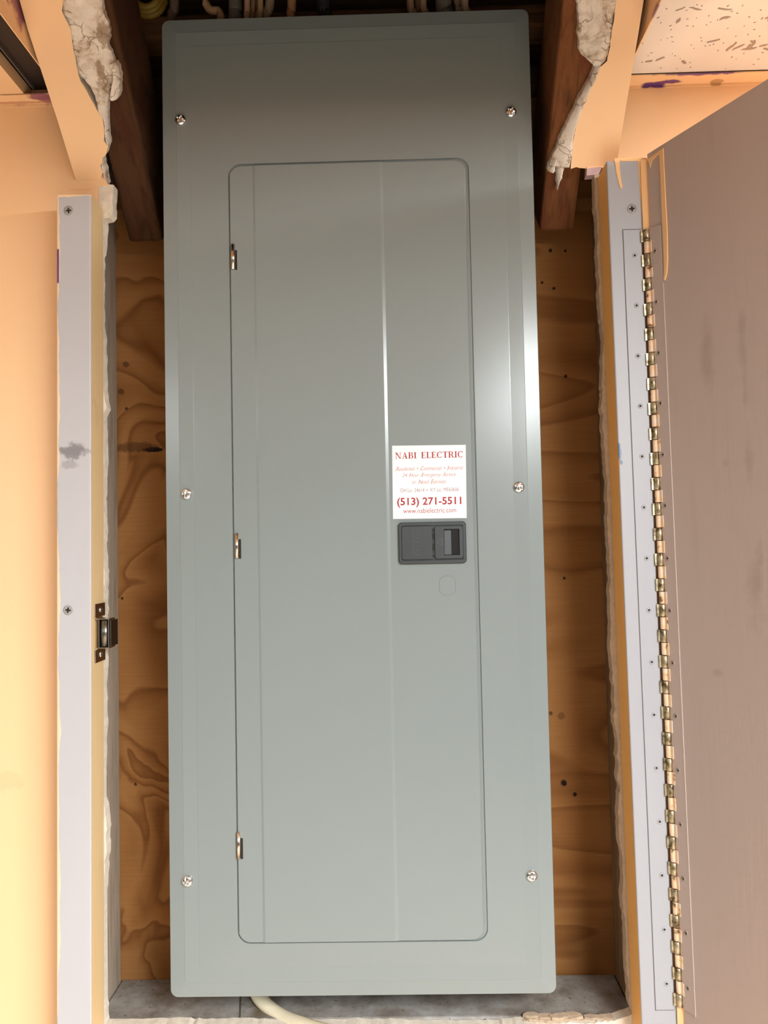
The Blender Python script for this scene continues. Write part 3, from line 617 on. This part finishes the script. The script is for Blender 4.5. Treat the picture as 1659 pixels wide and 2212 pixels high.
for i in range(len(xs) - 1):
    (a0, a1), (b0, b1), (c0, c1), (d0, d1) = top_[i], top_[i + 1], bot_[i], bot_[i + 1]
    m.add([a1, b1, d1, c1], [(0, 1, 2, 3)]); m.add([a0, b0, b1, a1], [(0, 1, 2, 3)]); m.add([c1, d1, d0, c0], [(0, 1, 2, 3)])
    bk = V((0, .0014, 0)); m.add([a0, b0, V((b0.x, .0019, b0.z)), V((a0.x, .0019, a0.z))], [(0, 1, 2, 3)]); m.add([c0, d0, V((d0.x, .0019, d0.z)), V((c0.x, .0019, c0.z))], [(0, 1, 2, 3)])
dr = m.build('door', M_PANEL, ep)
BX = MB().box(-.178, .178, .0226, YP - .0006, -.472, .462).build('box', M_BOX, ep, bevel=.001, seg=1)
PS = phillips('screw', .0057, .0036, .0022, [M_CHROME, M_CHROME], .17, .66, 16, 56)
def cover_y(x_, z_):
    # depth of the flange facet at this place
    d_ = min(hw - abs(x_), hh - abs(z_))
    if d_ < .030: return .0017
    q = max((abs(x_) - (dx1 if x_ > 0 else -dx0)) / (hw - .03 - (dx1 if x_ > 0 else -dx0)), (abs(z_) - .35) / (hh - .03 - .35), 0); return .0004 + .0012 * min(1, q)
for (x_, y_) in [(390, 259), (1104, 242), (403, 1067), (1121, 1052), (405, 1903), (1149, 1892)]:
    p = at(x_, y_, .001); s = child_mesh('screw', PS, ep, V((p.x, cover_y(p.x, p.z) - .0002, p.z)), (0, random.random() * 1.5, 0))
for (x_, y0_, y1_) in [(503.5, 528, 582), (512, 1152, 1206), (516, 1798, 1855)]:
    a, b = at(x_, y0_, -.001), at(x_, y1_, -.001); hz = V(((a.x + b.x) / 2 + .0004, -.0006, (a.z + b.z) / 2)); hl = a.z - b.z
    hm = MB().tube([hz + V((-.0006, 0, hl / 2)), hz + V((-.0006, 0, -hl / 2))], .0021, 14)
    ho = hm.build('hinge', M_HINGE, ep)
    MB().box(hz.x + .0014, hz.x + .0036, -.00075, .0004, hz.z - hl / 2 - .0004, hz.z + hl / 2 - .006).box(hz.x - .0034, hz.x - .0022, -.0002, .0006, hz.z - hl / 2, hz.z + hl / 2 - .001).build('hinge_slot_shade', M_BLACK, ho)  # black strips stand in for the shadow of the hinge slots

# sticker and its printing
YD = -.00045
st = [at(847, 963, YD), at(1006, 961, YD), at(1008, 1119, YD), at(849, 1121, YD)]
sk = MB().hexa([p + V((0, -.0002, 0)) for p in st], [p + V((0, -.00002, 0)) for p in st]).build('sticker', M_STICKER, ep)
sk['label'] = 'white square contractor sticker with red lettering'
YT = YD - .00023
def text_mesh(body, shear=0.0, bold=0.0, spacing=1.0, word=1.0):
    cu = bpy.data.curves.new('t', 'FONT'); cu.body = body; cu.size = 1; cu.shear = shear; cu.offset = bold; cu.space_character = spacing; cu.space_word = word; cu.resolution_u = 3
    o = bpy.data.objects.new('t', cu); COL.objects.link(o); bpy.context.view_layer.update()
    me = bpy.data.meshes.new_from_object(o.evaluated_get(bpy.context.evaluated_depsgraph_get()))
    bpy.data.objects.remove(o); bpy.data.curves.remove(cu)
    return [v.co.copy() for v in me.vertices], [tuple(p.vertices) for p in me.polygons]
def place_text(m, vf, x0, x1, yb, yt, mat=0, Y=None, skew=0.0, split=None):
    """fit flat text into the box x0..x1, yb (bottom) .. yt (top), pixels of the photograph on the sticker plane"""
    Y = YT if Y is None else Y
    v, f = vf; ax, bx = min(p.x for p in v), max(p.x for p in v); ay, by = min(p.y for p in v), max(p.y for p in v)
    A, B, Cc = at(x0, yb, Y), at(x1, yb, Y), at(x0, yt, Y)
    sx, sz = (B.x - A.x) / (bx - ax), (Cc.z - A.z) / (by - ay)
    if split is None: m.add([(A.x + (p.x - ax) * sx, Y - p.z, A.z + (p.y - ay) * sz) for p in v], f, mat)
    else:
        for q in f:
            cxm = sum(v[i].x for i in q) / len(q)
            m.add([(A.x + (v[i].x - ax) * sx, Y, A.z + (v[i].y - ay) * sz) for i in q], [tuple(range(len(q)))], mat if (cxm - ax) / (bx - ax) < split else mat + 1)
# roman capitals with serifs, drawn as polygons
def quad(a, b, c_, d_): return [a, b, c_, d_]
def bar(x0, x1, y0, y1): return quad((x0, y0), (x1, y0), (x1, y1), (x0, y1))
def ring(cx, cy, rx_, ry_, ti, to, a0, a1, n=14):
    out = []
    for k in range(n):
        qs = []
        for a in (a0 + (a1 - a0) * k / n, a0 + (a1 - a0) * (k + 1) / n):
            r_ = math.radians(a); th = to + (ti - to) * abs(math.cos(r_)); qs.append(((cx + rx_ * math.cos(r_), cy + ry_ * math.sin(r_)), (cx + (rx_ - th) * math.cos(r_), cy + (ry_ - min(th, to * 1.2)) * math.sin(r_))))
        out.append(quad(qs[0][0], qs[1][0], qs[1][1], qs[0][1]))
    return out
T_, h_ = .20, .075
def stem(x0): return [bar(x0, x0 + T_, 0, 1), bar(x0 - .09, x0 + T_ + .09, 0, h_), bar(x0 - .09, x0 + T_ + .09, 1 - h_, 1)]
GL = {
 'I': (.40, stem(.10)),
 'L': (.72, stem(.10) + [bar(.2, .66, 0, h_), quad((.60, 0), (.68, 0), (.70, .30), (.64, .22))]),
 'E': (.76, stem(.10) + [bar(.2, .66, 0, h_), bar(.2, .62, 1 - h_, 1), bar(.28, .52, .47, .47 + h_), quad((.62, 0), (.70, 0), (.73, .28), (.66, .2)), quad((.58, 1), (.66, 1), (.67, .74), (.61, .82)), bar(.49, .54, .37, .64)]),
 'T': (.80, [bar(.30, .50, 0, 1), bar(.21, .59, 0, h_), bar(.04, .76, 1 - h_, 1), quad((.03, 1), (.10, 1), (.09, .84), (.03, .74)), quad((.70, 1), (.77, 1), (.77, .74), (.71, .84))]),
 'N': (.98, [bar(.12, .19, 0, 1), bar(.78, .85, 0, 1), quad((.06, 1), (.30, 1), (.85, 0), (.72, 0)), bar(.03, .28, 0, h_), bar(.68, .94, 1 - h_, 1), bar(.03, .2, 1 - h_, 1)]),
 'A': (.94, [quad((.13, 0), (.20, 0), (.50, .96), (.44, 1)), quad((.60, 0), (.84, 0), (.54, 1), (.42, 1)), bar(.26, .68, .30, .30 + h_), bar(.03, .31, 0, h_), bar(.55, .92, 0, h_)]),
 'B': (.84, stem(.10) + [bar(.25, .50, 0, h_), bar(.25, .48, 1 - h_, 1), bar(.25, .48, .49, .49 + h_)] + ring(.48, .765, .24, .235, .18, .075, -90, 90, 8) + ring(.50, .28, .28, .28, .20, .075, -90, 90, 8)),
 'R': (.92, stem(.10) + [bar(.25, .48, 1 - h_, 1), bar(.25, .48, .45, .45 + h_), quad((.40, .50), (.58, .50), (.84, .06), (.68, 0)), bar(.66, .92, 0, h_)] + ring(.48, .725, .26, .275, .19, .075, -90, 90, 8)),
 'C': (.90, ring(.48, .5, .44, .52, .20, .075, 42, 318, 22) + [quad((.76, .98), (.82, .98), (.82, .66), (.77, .70)), quad((.78, .16), (.84, .24), (.82, .30), (.76, .24))]),
}
def serif_text(s):
    v, f, x_ = [], [], 0
    for ch in s:
        if ch == ' ': x_ += .33; continue
        w, polys = GL[ch]
        for p in polys:
            b = len(v); v += [V((x_ + q[0], q[1], len(f) * 1e-6)) for q in p]; f.append(tuple(range(b, b + len(p))))
        x_ += w + .05
    return v, f
def ribbon(pts, w):
    v, f = [], []
    for i, p in enumerate(pts):
        a = V((*pts[max(i - 1, 0)], 0)); b = V((*pts[min(i + 1, len(pts) - 1)], 0)); d = (b - a).normalized(); nn = V((-d.y, d.x, 0)) * w / 2
        q = V((*p, 0)); v += [q - nn, q + nn]
    for i in range(len(pts) - 1): f.append((2 * i, 2 * i + 2, 2 * i + 3, 2 * i + 1))
    return v, f
def script_text(s):
    """slanted handwriting: thin slanted letters joined by hairlines, looped entry strokes on the capitals"""
    V_, F_ = [], []
    v, f = text_mesh(s, .38, -.010, .93, 1.9); V_ += v; F_ += f
    pos = 0
    for wd in s.split(' '):
        i0 = s.index(wd, pos); pos = i0 + len(wd)
        if wd in ('•', '24'): continue
        a = [max(p.x for p in text_mesh(s[:i0] + '|', 0, 0, .93, 1.9)[0]) if i0 else 0.05]
        if wd[0].isupper():
            x0 = a[0]; loop = [(x0 - .22 + .16 * math.cos(th) , .10 + .16 * math.sin(th) * .8) for th in [2.6 + k * .5 for k in range(9)]] + [(x0 + .1, .22), (x0 + .22, .5), (x0 + .34, .74), (x0 + .2, .82), (x0 - .02, .74)]
            vv_, ff_ = ribbon(loop, .035); b = len(V_); V_ += [q + V((0, 0, 2e-5)) for q in vv_]; F_ += [tuple(b + i for i in q) for q in ff_]
    return V_, F_
m = MB()
place_text(m, serif_text('NABI  ELECTRIC'), 854, 1000, 991.5, 977.5, 0)
m.build('lettering', M_RED, sk)
m = MB()
place_text(m, script_text('Residential • Commercial • Industrial'), 852, 1001, 1018, 1007, 0)
place_text(m, script_text('24 Hour Emergency Service'), 869, 985, 1033, 1021, 0)
place_text(m, script_text('or Need Estimate'), 890, 964, 1046, 1035, 0)
m.build('lettering', M_DARKRED, sk)
m = MB()
place_text(m, text_mesh('OH Lic. 24614  •  KY Lic. ME63606', 0, -.006), 864.5, 991, 1063.5, 1055.5, 0)
m.build('lettering', M_GREYRED, sk)
m = MB()
place_text(m, text_mesh('(513) 271-5511', 0, .022), 858, 997, 1097, 1075.5, 0)
m.build('lettering', M_RED, sk)
m = MB()
place_text(m, text_mesh('www.nabielectric.com', 0, 0.0), 871, 985.5, 1109, 1098.5, 0)
m.build('lettering', M_DARKRED, sk)

# latch
LA, LB = at(860, 1129, YD), at(1008, 1216, YD)
lx0, lx1, lz1, lz0 = LA.x, LB.x, LA.z + .0000, LB.z
lc = lambda x_, y_: at(x_, y_, YD)
def stack(levels):
    m = MB(); vv, ff = [], []; n = len(levels[0])
    for l in levels: vv += l
    for i in range(len(levels) - 1):
        for k in range(n): ff.append((i * n + k, i * n + (k + 1) % n, (i + 1) * n + (k + 1) % n, (i + 1) * n + k))
    m.add(vv, ff); m.add(levels[-1], [tuple(range(n))]); return m
la = stack([rrect(lx0, lx1, lz0, lz1, .0036, 5, YD), rrect(lx0, lx1, lz0, lz1, .0036, 5, YD - .0022), rrect(lx0 + .0008, lx1 - .0008, lz0 + .0008, lz1 - .0008, .003, 5, YD - .0030),
            rrect(lx0 + .0030, lx1 - .0030, lz0 + .0034, lz1 - .0034, .002, 5, YD - .0030), rrect(lx0 + .0034, lx1 - .0034, lz0 + .0038, lz1 - .0038, .002, 5, YD - .0018)]).build('latch', M_PLASTIC, ep)
la['label'] = 'charcoal plastic slide latch'
a, b = lc(867, 1137), lc(935, 1208)
stack([rrect(a.x, b.x, b.z, a.z, .002, 4, YD - .0017), rrect(a.x, b.x, b.z, a.z, .002, 4, YD - .0027), rrect(a.x + .0004, b.x - .0004, b.z + .0004, a.z - .0004, .0018, 4, YD - .0031)]).build('latch_pad', M_PLASTIC, la)
a, b = lc(938, 1137), lc(1001, 1206); pa, pb = lc(958, 1143), lc(993, 1199)
pr_ = rrect(a.x, b.x, b.z, a.z, .002, 4, YD - .0017); 
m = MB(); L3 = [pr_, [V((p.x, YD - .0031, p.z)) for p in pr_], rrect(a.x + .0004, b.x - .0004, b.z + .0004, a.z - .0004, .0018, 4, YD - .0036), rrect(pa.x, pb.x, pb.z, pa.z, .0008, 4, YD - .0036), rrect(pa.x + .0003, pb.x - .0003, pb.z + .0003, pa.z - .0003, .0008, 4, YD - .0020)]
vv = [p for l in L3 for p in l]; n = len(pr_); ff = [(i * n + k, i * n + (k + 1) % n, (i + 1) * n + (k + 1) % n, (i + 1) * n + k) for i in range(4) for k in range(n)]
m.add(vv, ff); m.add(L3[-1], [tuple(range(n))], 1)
m.build('latch_slider', [M_PLASTIC, M_POCKET_SHADE], la)
a, b = lc(959, 1146), lc(975, 1198)
MB().hexa([V((a.x, YD - .0032, a.z)), V((b.x, YD - .0021, a.z)), V((b.x, YD - .0021, b.z)), V((a.x, YD - .0032, b.z))], [V((a.x, YD - .0019, a.z)), V((b.x, YD - .0019, a.z)), V((b.x, YD - .0019, b.z)), V((a.x, YD - .0019, b.z))]).build('latch_ramp', M_PLASTIC, la)
m = MB()
for y0_, y1_ in [(1143, 1147), (1152, 1165), (1175, 1189), (1199, 1203)]: 
    a, b = lc(934, y0_), lc(938, y1_); m.box(a.x, b.x, YD - .0026, YD - .0016, b.z, a.z)
m.build('latch_spring', M_BLACK, la)
tri = [lc(941, 1172), lc(955, 1166), lc(955, 1179)]
tri = [lc(940, 1171.5), lc(955.5, 1163), lc(955.5, 1178.5)]; cen = sum(tri, V()) / 3; m = MB()
for i in range(3):
    p, q = tri[i], tri[(i + 1) % 3]; pi_, qi = p.lerp(cen, .26), q.lerp(cen, .26); m.prism([V((k.x, YD - .0036, k.z)) for k in (p, q, qi, pi_)], (0, -.0003, 0))
m.build('triangle_mark', plain('triangle_relief', (.075, .08, .083), .4), la)
# raised maker's lettering, reading upwards
m = MB(); v, f = text_mesh('E T N', 0, -.005, 1.0, .5)
def up_stroke(pts, w=1.6):
    v_, f_ = ribbon(pts, w); up_stroke.k = getattr(up_stroke, 'k', 0) + 3e-6
    m.add([(lc(p.x, p.y).x, YD - .0033 - up_stroke.k, lc(p.x, p.y).z) for p in v_], f_)
    m.add([(lc(p.x, p.y).x, YD - .0031, lc(p.x, p.y).z) for p in v_], [tuple(reversed(q)) for q in f_])
# E (two short bars beside a long one), A, T, O, N read from bottom to top
up_stroke([(892, 1203), (892, 1141)], 1.4)
for xx in (897, 901.5, 906): up_stroke([(xx, 1199), (xx, 1191)], 1.5)
up_stroke([(897, 1199), (906, 1199)], 1.5)
up_stroke([(908, 1187), (904, 1189), (899, 1187), (898, 1183), (901, 1180), (907, 1180)], 1.5)
up_stroke([(895, 1175), (895, 1166)], 1.5); up_stroke([(895, 1170.5), (907, 1170.5)], 1.5)
up_stroke([(901.5 + 5 * math.cos(k * .63), 1159 + 4 * math.sin(k * .63)) for k in range(11)], 1.5)
up_stroke([(907, 1152), (897, 1152), (907, 1144), (897, 1144)], 1.5)
m.build('lettering', plain('latch_relief', (.060, .065, .067), .4), la)

# knock-out with two flattened sides
kc = at(967, 1265, YD); kp = []
for k in range(40):
    a = 2 * math.pi * k / 40; kp.append(V((kc.x + max(-.0083, min(.0083, .0102 * math.cos(a))), 0, kc.z + .0102 * math.sin(a))))
def kring(s, Y): return [V((kc.x + (p.x - kc.x) * s, Y, kc.z + (p.z - kc.z) * s)) for p in kp]
stack([kring(1.0, YD + .0001), kring(.985, YD - .00035), kring(.955, YD - .00035), kring(.93, YD - .00005)]).build('knockout', M_PANEL, ep)

# ------------------------------------------------------------------ roller catch on the left board
XC = LR(-.14) + .0004
rc_top, rc_bot = atX(205, 1338, XC).z, atX(205, 1401, XC).z
Y0c, Y1c = -.019, -.002
ZA, ZZ = at(222, 1338.5, Y0c).z, at(222, 1399, Y0c).z
rc = thing('roller_catch', (XC, Y0c, ZZ - .014), 'shiny steel roller door catch screwed to the left board edge', 'door catch')
XO = at(233.5, 1370, Y0c).x; tk = .0009
prof2 = [(XC, ZA + .0155), (XC, ZA + .002), (XC + .002, ZA), (XO, ZA), (XO, ZZ), (XC + .002, ZZ), (XC, ZZ - .002), (XC, ZZ - .0155)]
inn = [(XC + tk, ZA + .0155), (XC + tk, ZA + .0025), (XC + .0025, ZA + tk), (XO + tk, ZA + tk), (XO + tk, ZZ - tk), (XC + .0025, ZZ - tk), (XC + tk, ZZ - .0025), (XC + tk, ZZ - .0155)]
m = MB()
for i in range(7):
    a, b, c_, d_ = prof2[i], prof2[i + 1], inn[i + 1], inn[i]
    y1 = .008 if i in (0, 6) else Y1c
    q = [V((k[0], Y0c, k[1])) for k in (a, b, c_, d_)]; m.prism(q, (0, y1 - Y0c, 0))
M_STEEL = plain('bright_steel', (.62, .60, .56), .24, 1.0); M_STEELD = plain('dark_steel', (.20, .19, .17), .32, 1.0)
m.build('bracket', M_STEEL, rc, bevel=.0002, seg=1)
xm = (XC + .0045 + XO) / 2
MB().box(XC + .0038, XC + .0048, Y0c, Y1c, ZZ + .0003, ZA - .0003).build('inner_plate', M_STEEL, rc)
MB().tube([(xm, Y0c + .004, ZZ + .001), (xm, Y0c + .004, ZA - .001)], (XO - XC - .0055) / 2, 16).build('roller', M_STEELD, rc)
MB().box(XC + .0005, XO - .0002, Y1c - .001, Y1c, ZZ + .0002, ZA - .0002).build('back_plate', M_STEELD, rc)
MB().box(XO + tk + .0006, XO + tk + .0016, Y0c + .001, Y1c + .004, ZZ + .001, ZA - .001).build('outer_leaf', M_STEELD, rc, bevel=.0002, seg=1)
RS = phillips('screw', .0034, .0016, .0008, [M_STEEL, M_STEEL], .16, .6, 8, 28)
for z in (ZA + .0085, ZZ - .0085): child_mesh('screw', RS, rc, V((XC + tk, -.004, z)), (0, 0, math.pi / 2))

# ------------------------------------------------------------------ cables
def spline(pts, n=8):
    pts = [V(p) for p in pts]; out = []
    for i in range(len(pts) - 1):
        p0, p1, p2, p3 = pts[max(i - 1, 0)], pts[i], pts[i + 1], pts[min(i + 2, len(pts) - 1)]
        for k in range(n):
            t_ = k / n; out.append(.5 * ((2 * p1) + (p2 - p0) * t_ + (2 * p0 - 5 * p1 + 4 * p2 - p3) * t_ ** 2 + (3 * p1 - p0 - 3 * p2 + p3) * t_ ** 3))
    return out + [pts[-1]]
zt = zs + .0075
cab = spline([at(545, 2110, .062), at(556, 2146, .052), at(576, 2172, .042), at(612, 2197, .028), at(664, 2216, .010), at(725, 2236, -.008), at(790, 2270, -.018), at(850, 2340, -.020), at(880, 2440, -.014)])
o = MB().tube(cab, .0080, 14, 0, .78).build('cable', M_CREAM, None, loc=cab[0]); finish(o, 'thick cream cable curving out from under the panel bottom', 'cable')
THIN = {533: 'thin tan cable first right of the thick grey cable at the top left', 544: 'thin brown cable second right of the thick grey cable at the top left', 553: 'thin light tan cable third right of the thick grey cable at the top left',
        561: 'thin tan cable fourth right of the thick grey cable at the top left', 575: 'dull grey brown cable closing the bunch right of the thick grey one',
        893: 'thin reddish tan cable outermost of the trio at the top right', 907: 'thin brown cable in the middle of the trio at the top right', 920: 'thin tan cable of the trio nearest the thick grey one at the top right'}
specs = [(372, 376, .0040, (.10, .07, .05), 'dim brown cable rising behind the top left panel corner'), (474, 440, .0034, (.38, .24, .14), 'slanting tan cable rising left of the grey one'), (508, 508, .0060, (.16, .14, .125), 'thick grey cable rising behind the panel top left half'),
         (533, 533, .0026, (.36, .23, .15), None), (544, 546, .0022, (.30, .19, .10), None), (553, 551, .0022, (.38, .25, .13), None), (561, 562, .0024, (.34, .23, .13), None), (575, 583, .0040, (.24, .18, .13), None),
         (628, 630, .0038, (.42, .23, .12), 'orange brown cable rising alone beside the black one'), (702, 698, .0060, (.018, .018, .02), 'black cable rising near the middle of the panel top'),
         (893, 886, .0032, (.36, .22, .15), None), (907, 903, .0028, (.30, .18, .12), None), (920, 914, .0028, (.33, .22, .15), None), (962, 958, .0070, (.17, .15, .135), 'thick grey cable rising behind the panel top right half'),
         (1001, 987, .0034, (.46, .34, .24), 'pale cable leaning left of its darker twin at the top right'), (1011, 1004, .0032, (.34, .24, .17), 'brownish cable next to the pale one at the top right')]
for ci, (xa, xb, r, col, lab) in enumerate(specs):
    yy = .034 + .009 * (ci % 3); mt = plain('cable_jacket', tuple(min(.8, q * 1.7) for q in col), .55, var=.1); r *= 1.3
    lo1 = at(xa, 60, yy); mid = at(xa, 26, yy); hi = at(xb, -12, yy); top = V((hi.x + (xb - 690) * .00004, yy + .01, .72)); t2 = V((top.x + (xb - 690) * .00005, yy, .95))
    pts = spline([lo1, mid, hi, top, t2], 6)
    o = MB().tube(pts, r, 10).build('cable', mt, None, loc=pts[0])
    if lab: finish(o, lab, 'cable', 'cables above the panel')
    else: finish(o, THIN[xa], 'cable', 'cables above the panel')
coil = []
cc = at(316, -8, .045)
for k in range(0, 97): 
    a = k * 2 * math.pi / 32; coil.append(cc + V(((.013 + .0022 * (k // 32)) * math.cos(a), .004 * (k / 32) - .004, (.013 + .0022 * (k // 32)) * math.sin(a))))
o = MB().tube(coil, .0040, 8).build('cable_coil', plain('yellow_jacket', (.30, .19, .025), .5), None, loc=cc); finish(o, 'small dim yellow cable coil above the top left corner of the panel', 'cable')
